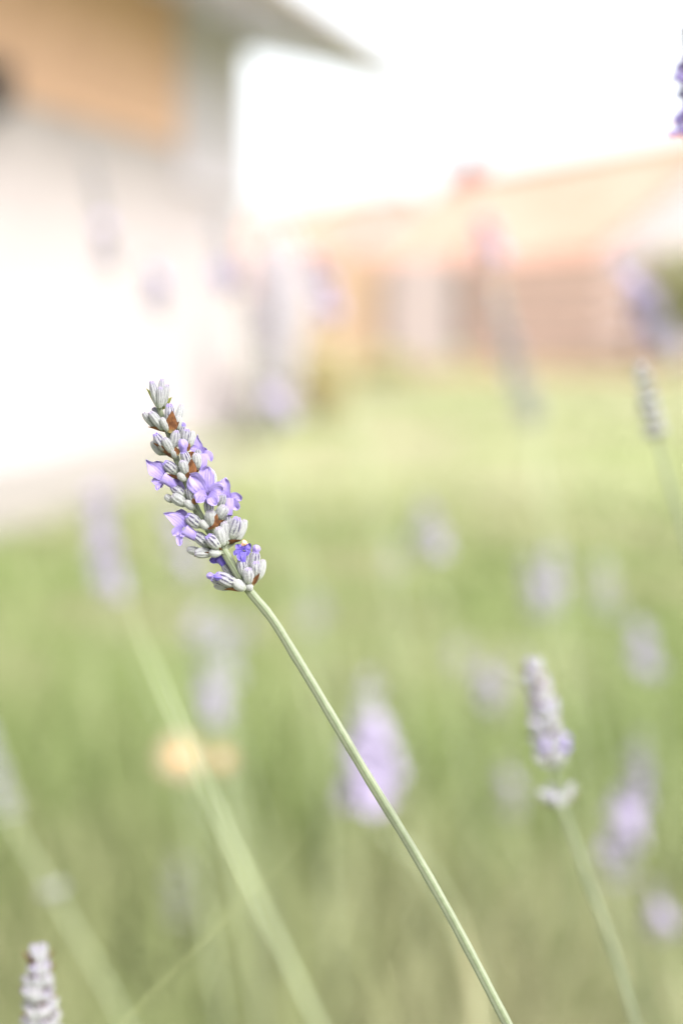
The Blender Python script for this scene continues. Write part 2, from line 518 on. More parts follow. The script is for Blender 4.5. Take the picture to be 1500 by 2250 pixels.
WA = Vector((0.274, 0.962, 0)).normalized()             # direction in which the house wall recedes
WN = Vector((WA.y, -WA.x, 0))                            # outward normal of that wall
WC = Vector((-0.757, 11.26, 0))                          # far corner of the house
def HW(along, out, z): return WC + WA * along + WN * out + Vector((0, 0, z))
sheet('gravel_strip', [HW(-9, 0.0, 0), HW(-9, 0.5, 0), HW(1.2, 0.5, 0), HW(1.2, 0.0, 0)], 0.004, M['gravel'])
path = sheet('paved_path', [HW(-9, 0.55, 0), HW(-9, 1.3, 0), HW(-3.2, 1.3, 0), HW(-3.2, 0.55, 0)], 0.004, M['gravel'])
slab = MB(); slab.box(-0.34, 0.34, -0.34, 0.34, 0, 0.03)
slab_me = slab.mesh('paving_slab', [M['slab']], False)
for k in range(8):
    o = bpy.data.objects.new('paving_slab', slab_me)
    link(o, path, Matrix.Translation(HW(-8.6 + 0.71 * k, 0.92, 0.004 + 0.002 * (k % 3))) @ Matrix.Rotation(math.atan2(WA.y, WA.x) + 0.01 * (k % 2), 4, 'Z'))
sheet('flower_bed', [(-1.2, 16.2), (8.5, 18.5), (8.5, 22.4), (-1.2, 22.4)], 0.006, M['soil'])

# ------------------------------------------------------------------ house with deep eaves
M['render'] = plain('white_render', (0.35, 0.31, 0.303), (0.32, 0.283, 0.277), 2, 0.9, 0.1, 60)
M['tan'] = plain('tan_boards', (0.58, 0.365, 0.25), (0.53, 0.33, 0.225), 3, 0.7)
M['shadegrey'] = plain('grey_eave_shade', (0.46, 0.42, 0.45), (0.42, 0.385, 0.41), 3, 0.7)  # grey of the white wall in eave shade, put into the colour
M['soffit'] = plain('lilac_grey_soffit', (0.76, 0.76, 0.92), (0.72, 0.72, 0.88), 3, 0.7)
M['fascia'] = plain('brown_fascia', (0.40, 0.35, 0.34), (0.36, 0.31, 0.30), 3, 0.6)
M['roof_dark'] = plain('roof_felt', (0.10, 0.09, 0.09), (0.08, 0.07, 0.07), 5, 0.9)
M['dark'] = plain('dark_metal', (0.03, 0.03, 0.03), (0.04, 0.04, 0.04), 5, 0.5)
house = empty('house', HW(-5, -3, 0), 'white rendered house with tan boarding and painted grey shade under deep eaves', 'house', rz=math.atan2(WA.y, WA.x))
RZ = Matrix(((WA.x, -WN.x, 0, WC.x), (WA.y, -WN.y, 0, WC.y), (0, 0, 1, 0), (0, 0, 0, 1)))   # local x along, y inward, z up
mb = MB(); mb.box(-10, 0, 0, 6, 0, 2.98, 0, RZ); mb.build('wall', M['render'], house, False)
mb = MB(); mb.box(-10, 0.006, -0.02, -0.0, 0, 0.18, 0, RZ); mb.build('plinth', M['render'], house, False)
zz = 1.93; k = 0
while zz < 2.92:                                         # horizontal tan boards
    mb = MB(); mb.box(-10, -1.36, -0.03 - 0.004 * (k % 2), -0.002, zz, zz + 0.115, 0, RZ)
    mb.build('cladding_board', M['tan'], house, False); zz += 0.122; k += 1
for j in range(4):                                       # upright grey strips at the corner, eave shade painted over the white wall
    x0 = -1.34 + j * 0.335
    mb = MB(); mb.box(x0, x0 + 0.328, -0.04, -0.002, 1.68, 2.93, 0, RZ); mb.build('eave_shade_board', M['shadegrey'], house, False)
EZ, OV, VG = 2.75, 0.878, 1.50
def roof_prof(y): return EZ + (y + OV) * 0.24            # low pitched, rises inwards
mb = MB()
for dz, m_ in ((0.0, 0), (0.07, 1)):
    rows = [[RZ @ Vector((x, y, roof_prof(y) + dz)) for y in (-OV, 0.0, 3.0, 6.0 + OV)] for x in (-11, VG)]
    mb.grid(rows, [[(0, 0, 0)] * 4] * 2, mat=m_)
rf = mb.build('roof', [M['soffit'], M['roof_dark']], house, False)
mb = MB(); mb.box(-11, VG + 0.02, -OV - 0.03, -OV, EZ - 0.04, EZ + 0.10, 0, RZ); mb.build('fascia', M['fascia'], rf, False)
mb = MB()
vb = [RZ @ Vector((VG + dx, y, roof_prof(y) + dz)) for dx in (0.0, 0.025) for y in (-OV, 6.0 + OV) for dz in (-0.02, 0.09)]
mb.v = [tuple(p) for p in vb]; mb.st = [(0, 0, 0)] * 8
mb.f = [(0, 1, 3, 2), (4, 6, 7, 5), (0, 4, 5, 1), (2, 3, 7, 6), (0, 2, 6, 4), (1, 5, 7, 3)]; mb.m = [0] * 6
mb.build('bargeboard', M['fascia'], rf, False)
mb = MB(); pts = [RZ @ Vector((x, -OV - 0.075, EZ + 0.04)) for x in (-11, -5, VG)]
tube(mb, pts, lambda t: 0.045, 10); mb.build('gutter', M['fascia'], rf)
for j in range(12):                                      # rafter tails under the eaves
    x0 = -10 + j * 0.9
    mb = MB(); mb.box(x0, x0 + 0.06, -OV + 0.02, -0.05, 0, 0.08, 0, RZ)
    mb.v = [(v[0], v[1], v[2] + roof_prof((RZ.inverted() @ Vector(v)).y) - 0.083) for v in mb.v]
    mb.build('rafter', M['soffit'], rf, False)
lamp = empty('wall_lamp', HW(-4.0, 0.06, 1.85), 'small dark lantern fixed to the tan boarding', 'lamp', rz=math.atan2(WA.y, WA.x))
def rl(x, y, z): return RZ @ Vector((x, y, z))
mb = MB(); mb.box(-4.03, -3.91, -0.05, -0.034, 1.86, 2.10, 0, RZ); mb.build('back_plate', M['dark'], lamp, False)
mb = MB(); tube(mb, [rl(-3.97, -0.12, z) for z in (1.80, 1.83, 1.98, 2.02)], lambda t: 0.03 + 0.05 * min(1, t * 3), 8); mb.build('lantern_body', M['dark'], lamp, False)
mb = MB(); tube(mb, [rl(-3.97, -0.12, z) for z in (2.02, 2.08)], lambda t: 0.10 * (1 - 0.8 * t), 8); mb.build('lantern_cap', M['dark'], lamp, False)
mb = MB(); tube(mb, [rl(-3.97, -0.05, 2.05), rl(-3.97, -0.12, 2.06)], lambda t: 0.012, 6); mb.build('bracket', M['dark'], lamp)

# ------------------------------------------------------------------ neighbouring houses behind the fence
M['tile'] = plain('terracotta_tiles', (0.37, 0.20, 0.145), (0.42, 0.25, 0.195), 0.7, 0.85)
M['ridge'] = plain('terracotta_ridge', (0.42, 0.15, 0.07), (0.36, 0.13, 0.06), 2, 0.85)
M['peachwall'] = plain('peach_wall', (0.235, 0.205, 0.21), (0.21, 0.185, 0.19), 2, 0.9)
ND = Vector((-0.451, 1, 0)).normalized(); NN = Vector((-ND.y, ND.x, 0))   # NN: towards the camera side
def neighbour(p0, length, ridge_z, depth, drop, label, ridge_mat):
    p0 = Vector((p0.x, p0.y, 0))
    out = Vector((-ND.y, ND.x, 0)); out = out if out.y < 0 else -out
    def Q(a, b, z): return p0 + ND * a + out * b + Vector((0, 0, z))
    t = empty('neighbouring_house', Q(length / 2, 0, 0), label, 'house', 'houses behind the fence')
    ez = ridge_z - drop
    mb = MB()
    mb.v = [tuple(Q(a, b, z)) for a in (0.2, length - 0.2) for b, z in ((depth - 0.3, 0), (depth - 0.3, ez + 0.1), (0, ridge_z - 0.1), (-depth + 0.3, ez + 0.1), (-depth + 0.3, 0))]
    mb.st = [(0, 0, 0)] * 10
    mb.f = [(0, 1, 2, 3, 4), (9, 8, 7, 6, 5), (0, 5, 6, 1), (4, 3, 8, 9)]; mb.m = [0] * 4
    mb.build('wall', M['peachwall'], t, False)
    mb = MB(); n = 14                                    # stepped tile courses
    for sgn in (1, -1):
        rows = []
        for i in range(n):
            b0, b1 = depth * i / n, depth * (i + 1) / n
            z0, z1 = ridge_z - drop * i / n, ridge_z - drop * (i + 1) / n
            rows += [[Q(a, sgn * b0, z0 + 0.0) for a in np.linspace(0, length, 4)], [Q(a, sgn * b1, z1 + 0.035) for a in np.linspace(0, length, 4)]]
        mb.grid(rows, [[(0, 0, 0)] * 4] * len(rows), flip=sgn < 0)
    r = mb.build('roof', M['tile'], t, False)
    mb = MB(); tube(mb, [Q(0, 0, ridge_z + 0.02), Q(length, 0, ridge_z + 0.02)], lambda t_: 0.13, 8); mb.build('ridge', ridge_mat, r)
    return t
rA = PY(1640, 286, 30.0)
neighbour(rA, 13.0, rA.z, 3.6, 2.6, 'low house with peach tiled roof rising behind the slatted fence', M['ridge'])
cx = rA + ND * 11.6
chim = empty('chimney', Vector((cx.x, cx.y, cx.z - 0.3)), 'dark brown chimney standing on the peach roof ridge', 'chimney')
CM = Matrix.Translation(cx) @ Matrix.Rotation(math.atan2(ND.y, ND.x), 4, 'Z') @ Matrix.Scale(1.2, 4)
M['chimney'] = plain('dark_brick', (0.05, 0.035, 0.05), (0.04, 0.03, 0.04), 3, 0.9)
mb = MB(); mb.box(-0.24, 0.24, -0.24, 0.24, -0.35, 0.38, 0, CM); mb.build('stack', M['chimney'], chim, False)
mb = MB(); mb.box(-0.28, 0.28, -0.28, 0.28, 0.385, 0.45, 0, CM); mb.build('cap', M['chimney'], chim, False)
mb = MB(); tube(mb, [CM @ Vector((0, 0, z)) for z in (0.45, 0.55, 0.72, 0.76)], lambda t: 0.16 - 0.04 * t, 10); mb.build('pot', M['chimney'], chim)
rB = PY(905, 424, 46.0)
neighbour(rB, 14.0, rB.z, 4.6, 3.2, 'farther peach roofed house next to the white house eaves', M['ridge'])

# ------------------------------------------------------------------ fence
M['slat'] = plain('brown_fence_slat', (0.20, 0.138, 0.108), (0.17, 0.115, 0.09), 3, 0.8)
M['tanfence'] = plain('tan_fence_board', (0.225, 0.155, 0.10), (0.19, 0.135, 0.085), 3, 0.8)
M['greypanel'] = plain('grey_gate_board', (0.205, 0.172, 0.158), (0.18, 0.15, 0.138), 3, 0.8)
M['post'] = plain('dark_post', (0.10, 0.065, 0.045), (0.085, 0.055, 0.04), 3, 0.8)
FY = 22.7
def fx(px): return (px - 750) / FPX * FY / math.cos(PITCH) * 1.0
def boards(name, label, cat, px0, px1, ztop, mat, horizontal, size, gap):
    x0, x1 = fx(px0), fx(px1)
    t = empty(name, Vector(((x0 + x1) / 2, FY, 0)), label, cat)
    part = 'slat' if horizontal else 'board'
    if horizontal:
        z = 0.04
        while z + size <= ztop + 0.01:
            mb = MB(); mb.box(x0 + 0.06, x1 - 0.06, FY - 0.015, FY + 0.012, z, z + size); mb.build(part, mat, t, False); z += size + gap
    else:
        x = x0 + 0.06
        while x + size <= x1 - 0.04:
            mb = MB(); mb.box(x, x + size, FY - 0.015, FY + 0.012, 0.03, ztop); mb.build(part, mat, t, False); x += size + gap
    for k, x in enumerate((x0, x1)):
        if k == 0 or name == 'slatted_fence':
            mb = MB(); mb.box(x - 0.05, x + 0.05, FY - 0.05, FY + 0.05, 0, ztop + 0.03); mb.build('post', M['post'], t, False)
    if not horizontal:
        for z in (0.35, ztop - 0.35):
            mb = MB(); mb.box(x0 + 0.055, x1 - 0.055, FY + 0.013, FY + 0.05, z, z + 0.08); mb.build('rail', M['post'], t, False)
boards('board_fence', 'tan upright board fence running up to the grey gate', 'fence', 560, 842, 1.72, M['tanfence'], False, 0.18, 0.012)
boards('garden_gate', 'grey board gate between the tan fence and the slatted fence', 'gate', 845, 1014, 1.66, M['greypanel'], False, 0.16, 0.006)
boards('slatted_fence', 'brown fence of wide horizontal slats in front of the peach roof', 'fence', 1018, 1385, 1.78, M['slat'], True, 0.26, 0.07)
boards('slatted_fence', 'brown horizontal slat fence half hidden by the round green shrub', 'fence', 1392, 1680, 1.78, M['slat'], True, 0.26, 0.07)

# ------------------------------------------------------------------ shrubs
def leaves_mb(n, center, radii, size, seed, up=0.3, shape=None):
    r_ = random.Random(seed); mb = MB()
    for i in range(n):
        while True:
            d = Vector((r_.uniform(-1, 1), r_.uniform(-1, 1), r_.uniform(-1, 1)))
            if 0.05 < d.length < 1: break
        k = 0.82 + 0.18 * math.sin(5 * d.x + seed) * math.sin(4 * d.z + 2 * d.y)
        c = center + Vector((d.x * radii[0], d.y * radii[1], d.z * radii[2])) * k
        if c.z < 0.02: c.z = abs(c.z) + 0.02
        a = Vector((r_.gauss(0, 1), r_.gauss(0, 1), r_.gauss(0, 1) + up)).normalized()
        b = a.cross(Vector((r_.gauss(0, 1), r_.gauss(0, 1), r_.gauss(0, 1)))).normalized()
        s = size * r_.uniform(0.6, 1.3); o = len(mb.v)
        mb.v += [tuple(c - a * s), tuple(c + b * s * 0.4), tuple(c + a * s), tuple(c - b * s * 0.4)]
        rr = r_.random(); mb.st += [(0, 0, rr), (0, .5, rr), (0, 1, rr), (0, .5, rr)]
        mb.f.append((o, o + 1, o + 2, o + 3)); mb.m.append(0)
    return mb
def shrub(name, label, cat, loc, r, h, mat, n, size, seed, blossom=None, nb=0, group=None):
    t = empty(name, Vector((loc.x, loc.y, 0)), label, cat, group)
    r_ = random.Random(seed)
    for k in range(5):
        a = k * 1.3 + seed; e = Vector((loc.x + 0.5 * r * math.cos(a), loc.y + 0.5 * r * math.sin(a), h * r_.uniform(0.5, 0.85)))
        mb = MB(); tube(mb, catmull([Vector((loc.x + 0.03 * math.cos(a), loc.y + 0.03 * math.sin(a), 0)), Vector((loc.x, loc.y, 0)).lerp(e, 0.5) + Vector((0, 0, 0.06 * h)), e], 4), lambda q: 0.012 * (1.4 - q), 6)
        mb.build('branch', M['post'], t)
    leaves_mb(n, Vector((loc.x, loc.y, h * 0.52)), (r, r, h * 0.5), size, seed).build('foliage', mat, t, False)
    if blossom:
        leaves_mb(nb, Vector((loc.x, loc.y, h * 0.54)), (r * 1.06, r * 1.06, h * 0.52), size * 0.8, seed + 1, 0).build('blossom', blossom, t, False)
M['leaf_olive'] = grass_material('olive_leaves', (0.34, 0.31, 0.16), (0.44, 0.41, 0.23), (0.40, 0.34, 0.17))
M['leaf_green'] = grass_material('green_leaves', (0.16, 0.18, 0.07), (0.24, 0.25, 0.11), (0.19, 0.19, 0.08))
M['leaf_pale'] = grass_material('pale_leaves', (0.50, 0.48, 0.50), (0.56, 0.53, 0.55), (0.52, 0.50, 0.51))
M['leaf_grey'] = grass_material('grey_leaves', (0.38, 0.345, 0.36), (0.45, 0.41, 0.43), (0.40, 0.37, 0.35))
M['blossom_white'] = grass_material('white_blossom', (0.60, 0.57, 0.60), (0.54, 0.51, 0.55), (0.57, 0.54, 0.57))
M['soil_brown'] = M['soil']
shrub('flowering_shrub', 'tall white flowered shrub at the corner of the white house', 'shrub', PG(612, 945), 0.24, 1.42, M['leaf_pale'], 2600, 0.035, 3, M['blossom_white'], 3200)
shrub('grey_shrub', 'low grey lilac leaved shrub at the foot of the white flowered one', 'shrub', PG(575, 975), 0.26, 0.62, M['leaf_grey'], 1100, 0.03, 5)
shrub('olive_shrub', 'olive green bush between the white flowered shrub and the grey gate', 'shrub', PG(712, 930), 0.26, 0.62, M['leaf_olive'], 900, 0.035, 8)
shrub('round_shrub', 'round green shrub growing against the brown slatted fence', 'shrub', Vector((fx(1425), 21.0, 0)), 0.72, 1.95, M['leaf_green'], 1900, 0.07, 11)
shrub('ochre_shrub', 'low ochre bush at the foot of the grey gate', 'shrub', PG(855, 850), 0.42, 0.42, M['leaf_olive'], 900, 0.05, 14)

# ------------------------------------------------------------------ grass
M['grass_tall'] = grass_material('tall_grass', (0.095, 0.142, 0.030), (0.25, 0.292, 0.13), (0.262, 0.25, 0.15), 1.1)
M['grass_lawn'] = grass_material('lawn_grass', (0.235, 0.27, 0.115), (0.33, 0.35, 0.20), (0.37, 0.34, 0.245), 0.9)
def blades(n, area, hfun, wfun, seed, ok=None):
    r_ = np.random.default_rng(seed)
    y = np.sqrt(r_.uniform(area[0] ** 2, area[1] ** 2, n)); x = r_.uniform(-1, 1, n) * (0.30 * y + 0.25)
    if ok is not None:
        k = ok(x, y); x, y = x[k], y[k]; n = len(x)
    h = hfun(y) * r_.uniform(0.5, 1.25, n); wd = wfun(y) * r_.uniform(0.6, 1.4, n)
    a = r_.uniform(0, 2 * np.pi, n); lean = r_.uniform(0.1, 0.65, n) * h; b = r_.uniform(0, 2 * np.pi, n)
    sx, sy = np.cos(a) * wd / 2, np.sin(a) * wd / 2
    lx, ly = np.cos(b) * lean, np.sin(b) * lean
    z0 = np.zeros(n)
    v = np.stack([np.stack([x - sx, y - sy, z0], 1), np.stack([x + sx, y + sy, z0], 1),
                  np.stack([x + lx * .35 - sx * .8, y + ly * .35 - sy * .8, h * .6], 1), np.stack([x + lx * .35 + sx * .8, y + ly * .35 + sy * .8, h * .6], 1),
                  np.stack([x + lx, y + ly, h], 1)], 1).reshape(-1, 3)
    i = np.arange(n)[:, None] * 5
    f = [tuple(q) for q in (i + np.array([0, 1, 3, 2]))] + [tuple(q) for q in (i + np.array([2, 3, 4]))]
    rr = np.repeat(np.clip(r_.normal(0.45, 0.28, n), 0, 1), 5)
    st = np.stack([np.zeros(5 * n), np.tile([0, 0, .6, .6, 1], n), rr], 1)
    mb = MB(); mb.v = v.tolist(); mb.f = f; mb.st = st.tolist(); mb.m = [0] * len(f)
    return mb
def off_path(x, y):
    d = (x - WC.x) * WN.x + (y - WC.y) * WN.y
    al = (x - WC.x) * WA.x + (y - WC.y) * WA.y
    return ~((d > -6.2) & (d < np.where(al < -3.1, 1.32, 0.52)) & (al < 1.3))
fade = np.random.default_rng(1)
g = blades(46000, (0.85, 6.5), lambda y: 0.07 + 0.24 * np.exp(-((y - 1.6) / 1.1) ** 2), lambda y: 0.003 + 0.0015 * y, 3, lambda x, y: off_path(x, y) & (fade.random(len(y)) < np.clip((6.5 - y) / 3.5, 0, 1)))
tag(g.build('tall_grass', M['grass_tall'], smooth=False), 'soft green tall grass growing around the lavender stalks', 'grass', kind='stuff')
g = blades(44000, (2.2, 16.5), lambda y: 0.05 + 0.002 * y, lambda y: 0.004 + 0.002 * y, 5, off_path)
tag(g.build('lawn_grass', M['grass_lawn'], smooth=False), 'pale green mown lawn stretching to the fence', 'grass', kind='stuff')

# ------------------------------------------------------------------ the sharp lavender stalk
TOCAM = -FW
def zpx(x, y, base): return 280 + x / 4.16667, base + y / 4.16667
def Z1(x, y, d=0.0):
    a, b = zpx(x, y, 800); return P(a, b, FOCUS - d * MM)
def Z2(x, y, d=0.0):
    a, b = zpx(x, y, 1050); return P(a, b, FOCUS - d * MM)
ZS = FOCUS / FPX / 4.16667                                # one zoomed pixel in metres

stem_px = [(349, 893), (358, 920), (372, 956), (389, 1011), (411, 1062), (432, 1120), (462, 1168), (489, 1206), (514, 1247), (543, 1292), (592, 1352), (652, 1447), (730, 1577), (811, 1713), (895, 1849), (976, 1989), (1043, 2114), (1114, 2250)]
hero_pts = [P(x, y, FOCUS + (0.0 if y < 1300 else -0.004 * (y - 1300) / 950)) for x, y in stem_px]
last = hero_pts[-1]
hero_pts += [last + Vector((0.0068, 0.002, -0.0135)), last + Vector((0.045, 0.015, -0.10)), Vector((last.x + 0.10, last.y + 0.06, 0.30)), Vector((last.x + 0.14, last.y + 0.10, 0.0))]
hero = empty('lavender_stalk', hero_pts[-1], 'sharply focused violet lavender stalk with long leaning stem and open blossoms', 'lavender')
mb = MB()
spts = catmull(hero_pts, 8)
def hero_r(t):
    i = t * (len(hero_pts) - 1)
    return (0.55 + 0.30 * min(1, i / 6) + 0.17 * min(1, max(0, (i - 6) / 6)) + 0.1 * max(0, i - 17) / 3) * MM * 0.95 * (1 + 0.025 * math.sin(i * 5.3) + 0.02 * math.sin(i * 11.7))
tube(mb, spts, hero_r, 32, square=0.11)
hh = random.Random(77)                                   # fine down on the stem
for _ in range(5200):
    k = hh.randrange(8, 150); p0, p1 = spts[k], spts[k + 1]; q = p0.lerp(p1, hh.random()); tg = (p1 - p0).normalized()
    e = tg.cross(Vector((hh.gauss(0, 1), hh.gauss(0, 1), hh.gauss(0, 1)))).normalized()
    r0 = hero_r(k / (len(spts) - 1)) * 0.96; sd = tg.cross(e) * 0.016 * MM
    b0 = q + e * r0; tp = b0 + (e * hh.uniform(0.5, 1) + tg * hh.uniform(-0.6, 0.6)) * 0.24 * MM
    o_ = len(mb.v); mb.v += [tuple(b0 - sd), tuple(b0 + sd), tuple(tp)]; mb.st += [(0, 0, 0)] * 3; mb.f.append((o_, o_ + 1, o_ + 2)); mb.m.append(1)
mb.build('stem', [M['stem'], M['hair']], hero)

def stem_near(p):
    return min(spts, key=lambda q: (q - p).length)
hr = random.Random(21)
def calyx(f, bx, by, tx, ty, wd, db=0.0, dt=0.0, purple=0.4, tone=None, stub=False):
    b, t = f(bx, by, db), f(tx, ty, dt)
    hint = (TOCAM + RT * hr.uniform(-1.5, 1.5)).normalized()
    me = STUB_ME if stub else CALYX_ME[hr.randrange(3)]
    o = put(me, 'calyx', hero, b, t, wd * ZS * 1.06, hint, purple=float(purple), tone=float(hr.uniform(0.1, 0.9) if tone is None else tone))
    s = stem_near(b)
    if (s - b).length > 1.3 * MM:                        # short stalk that carries the cup
        mb = MB(); mid_ = s.lerp(b, 0.5) + Vector((0, 0, -0.25 * MM))
        tube(mb, catmull([s + Vector((0, 0, -0.4 * MM)), mid_, b + (t - b) * 0.06], 5), lambda q: (0.42 - 0.05 * q) * MM, 8)
        mb.build('pedicel', M['stem'], o)
    return o
def bract(f, bx, by, tx, ty, wd, db, dt, hint=None, green=False):
    if hint is None: db += 0.5; dt += 0.6
    b, t = f(bx, by, db), f(tx, ty, dt)
    return put(BRACT_ME['bract_green' if green else 'bract'], 'bract', hero, b, t, wd * ZS * 1.25, hint if hint is not None else TOCAM)
LEFT = (-RT * 0.6 - UP * 0.5 + TOCAM * 0.55)
UNDER = (-UP + TOCAM * 0.35)
RIGHT = (RT * 0.8 + TOCAM * 0.6)

# top cluster
calyx(Z1, 285, 400, 222, 158, 76, 0.3, 0.8, 0.45, 0.6)
calyx(Z1, 300, 395, 318, 138, 62, -1.2, -1.4, 0.35, 0.5)
calyx(Z1, 300, 405, 303, 212, 64, 1.0, 1.9, 0.40, 0.7)
calyx(Z1, 328, 390, 366, 188, 66, 0.2, 0.9, 0.30, 0.8)
bract(Z1, 296, 420, 186, 222, 84, 0.5, 0.5, LEFT, True)
bract(Z1, 318, 415, 402, 300, 70, -0.6, -0.4, RIGHT, True)
# second whorl
calyx(Z1, 262, 585, 148, 448, 66, -0.2, -0.4, 0.25, 0.3)
calyx(Z1, 332, 602, 208, 438, 82, 0.6, 1.3, 0.30, 0.5)
calyx(Z1, 378, 612, 312, 488, 68, 1.3, 2.2, 0.1, 0.7, True)
calyx(Z1, 330, 510, 236, 402, 62, -1.6, -2.2, 0.55, 0.4)
calyx(Z1, 400, 590, 384, 366, 86, 1.0, 1.9, 0.85, 0.5)
calyx(Z1, 440, 590, 497, 376, 72, -1.2, -2.0, 0.2, 1.0)
calyx(Z1, 460, 600, 470, 470, 70, -0.2, 0.2, 0.05, 1.0, True)
bract(Z1, 392, 632, 414, 425, 96, 1.2, 2.6)
bract(Z1, 418, 610, 470, 520, 66, 1.0, 1.9, RIGHT)
bract(Z1, 352, 622, 196, 568, 70, 0.2, 0.6, UNDER)
# third whorl
calyx(Z1, 368, 800, 254, 636, 86, 0.5, 1.2, 0.9, 0.3)
calyx(Z1, 412, 815, 335, 676, 76, 1.2, 2.1, 0.25, 0.5)
calyx(Z1, 320, 830, 228, 706, 74, -1.4, -2.0, 0.05, 1.0)
calyx(Z1, 418, 780, 446, 606, 86, 0.8, 1.4, 0.45, 0.5)
calyx(Z1, 520, 760, 547, 596, 84, -0.2, 0.3, 0.6, 0.6)
calyx(Z1, 570, 760, 602, 616, 62, -1.2, -1.8, 0.1, 1.0)
calyx(Z1, 465, 680, 512, 560, 64, -1.8, -2.6, 0.9, 0.0)
calyx(Z1, 440, 858, 424, 782, 56, 1.4, 2.2, 0.0, 0.6, True)
bract(Z1, 428, 866, 248, 716, 88, 0.9, 1.4, LEFT)
bract(Z1, 462, 838, 440, 752, 46, 1.6, 2.2)
bract(Z1, 540, 800, 572, 722, 40, 0.6, 0.9)
bract(Z1, 560, 850, 610, 800, 50, -0.4, -0.2)
put(CRUMPLE_ME[0][2], 'corolla', hero, Z1(495, 620, -2.2), Z1(515, 532, -2.8), 52 * ZS, TOCAM)
c_ = calyx(Z1, 560, 940, 508, 796, 80, 1.5, 2.6, 1.0, 0.6)
put(CRUMPLE_ME[1][2], 'corolla', hero, Z1(520, 830, 2.4), Z1(505, 684, 3.0), 88 * ZS, TOCAM)
# fourth whorl
calyx(Z1, 470, 1010, 338, 898, 92, 0.5, 1.0, 0.95, 0.3)
calyx(Z1, 380, 980, 282, 905, 66, -1.5, -2.0, 0.2, 0.7)
calyx(Z1, 548, 1015, 506, 876, 88, 1.6, 2.7, 0.25, 0.8)
calyx(Z1, 532, 1068, 470, 992, 74, 1.5, 2.3, 0.0, 0.9, True)
calyx(Z1, 640, 960, 630, 816, 80, 1.0, 1.8, 0.2, 1.0)
calyx(Z1, 650, 880, 646, 780, 62, -1.2, -1.6, 0.6, 0.3)
bract(Z1, 590, 1020, 588, 866, 78, 1.8, 2.6)
bract(Z1, 612, 1010, 650, 960, 70, 1.4, 2.2, RIGHT)
bract(Z1, 560, 1050, 560, 985, 60, 1.7, 2.3)
bract(Z1, 480, 1062, 352, 1000, 64, 0.6, 0.9, UNDER)
calyx(Z1, 790, 1120, 786, 988, 54, -1.8, -2.2, 0.1, 1.0)
# fifth
calyx(Z2, 545, 185, 405, 76, 90, 0.1, 0.2, 1.0, 0.1)
calyx(Z2, 614, 285, 528, 212, 78, 1.4, 2.2, 0.0, 0.6, True)
calyx(Z2, 540, 250, 408, 162, 102, 0.6, 1.0, 0.12, 0.3)
calyx(Z2, 420, 220, 346, 162, 64, -0.8, -1.2, 0.15, 0.7)
calyx(Z2, 602, 232, 568, 76, 82, 1.2, 1.9, 1.0, 0.3)
bract(Z2, 610, 285, 398, 200, 96, 0.5, 0.8, UNDER)
bract(Z2, 628, 245, 596, 186, 52, 1.7, 2.2)
calyx(Z2, 850, 280, 882, 152, 72, -0.8, -1.0, 0.5, 0.2)
calyx(Z2, 750, 350, 742, 196, 84, 1.0, 2.0, 1.0, 0.5)
# sixth
calyx(Z2, 832, 380, 898, 256, 102, 0.6, 1.0, 0.25, 0.6)
calyx(Z2, 780, 440, 756, 296, 98, 1.7, 2.8, 0.15, 0.8)
bract(Z2, 788, 468, 822, 326, 62, 1.9, 2.9)
bract(Z2, 800, 452, 880, 380, 76, 1.0, 1.4, RIGHT)
bract(Z2, 775, 470, 760, 440, 60, 2.2, 2.8)
calyx(Z2, 680, 446, 546, 340, 104, 0.8, 1.4, 0.95, 0.5)
calyx(Z2, 742, 468, 676, 392, 80, 1.5, 2.3, 0.0, 1.0, True)
bract(Z2, 715, 470, 545, 410, 84, 0.4, 0.7, UNDER)
# seventh
calyx(Z2, 758, 635, 604, 506, 98, 0.2, 0.3, 1.0, 0.2)
calyx(Z2, 872, 625, 828, 452, 98, 1.6, 2.7, 0.15, 0.7)
calyx(Z2, 910, 610, 884, 398, 88, 0.6, 1.0, 0.2, 0.5)
calyx(Z2, 945, 565, 1012, 362, 108, 0.4, 0.8, 0.75, 0.3)
calyx(Z2, 995, 585, 1078, 386, 84, -1.2, -1.8, 0.1, 0.9)
calyx(Z2, 905, 470, 920, 332, 66, -1.6, -2.2, 0.7, 0.1)
calyx(Z2, 842, 648, 732, 530, 104, 1.9, 2.9, 1.0, 0.9)
bract(Z2, 868, 662, 800, 636, 44, 2.2, 2.5, UNDER)
bract(Z2, 900, 612, 1040, 560, 84, 0.3, 0.6, UNDER)
calyx(Z2, 775, 690, 618, 692, 90, 0.6, 0.9, 0.25, 0.6)
calyx(Z2, 858, 682, 745, 688, 86, 1.3, 1.9, 0.0, 1.0, True)
calyx(Z2, 690, 682, 548, 652, 72, -1.0, -1.4, 0.2, 0.2)
bract(Z2, 856, 700, 614, 706, 96, 0.7, 1.0, UNDER)
# lowest whorl, set apart
calyx(Z2, 975, 910, 876, 776, 84, -1.6, -2.2, 0.6, 0.4)
calyx(Z2, 1085, 1015, 968, 950, 98, 1.1, 1.8, 0.0, 0.9, True)
calyx(Z2, 1020, 985, 815, 884, 104, 0.5, 0.8, 0.95, 0.5)
calyx(Z2, 980, 1000, 770, 925, 84, -0.6, -0.9, 0.7, 0.3)
calyx(Z2, 930, 1015, 796, 984, 66, -1.4, -1.9, 0.1, 1.0)
bract(Z2, 1040, 1040, 890, 1010, 92, 0.2, 0.4, UNDER)
put(CRUMPLE_ME[0][2], 'corolla', hero, Z2(930, 930, 1.2), Z2(786, 898, 1.2), 72 * ZS, TOCAM)
put(CRUMPLE_ME[1][2], 'corolla', hero, Z2(820, 905, -1.0), Z2(722, 892, -1.3), 62 * ZS, TOCAM)
calyx(Z2, 1066, 905, 1042, 730, 88, 0.4, 0.8, 0.8, 0.5)
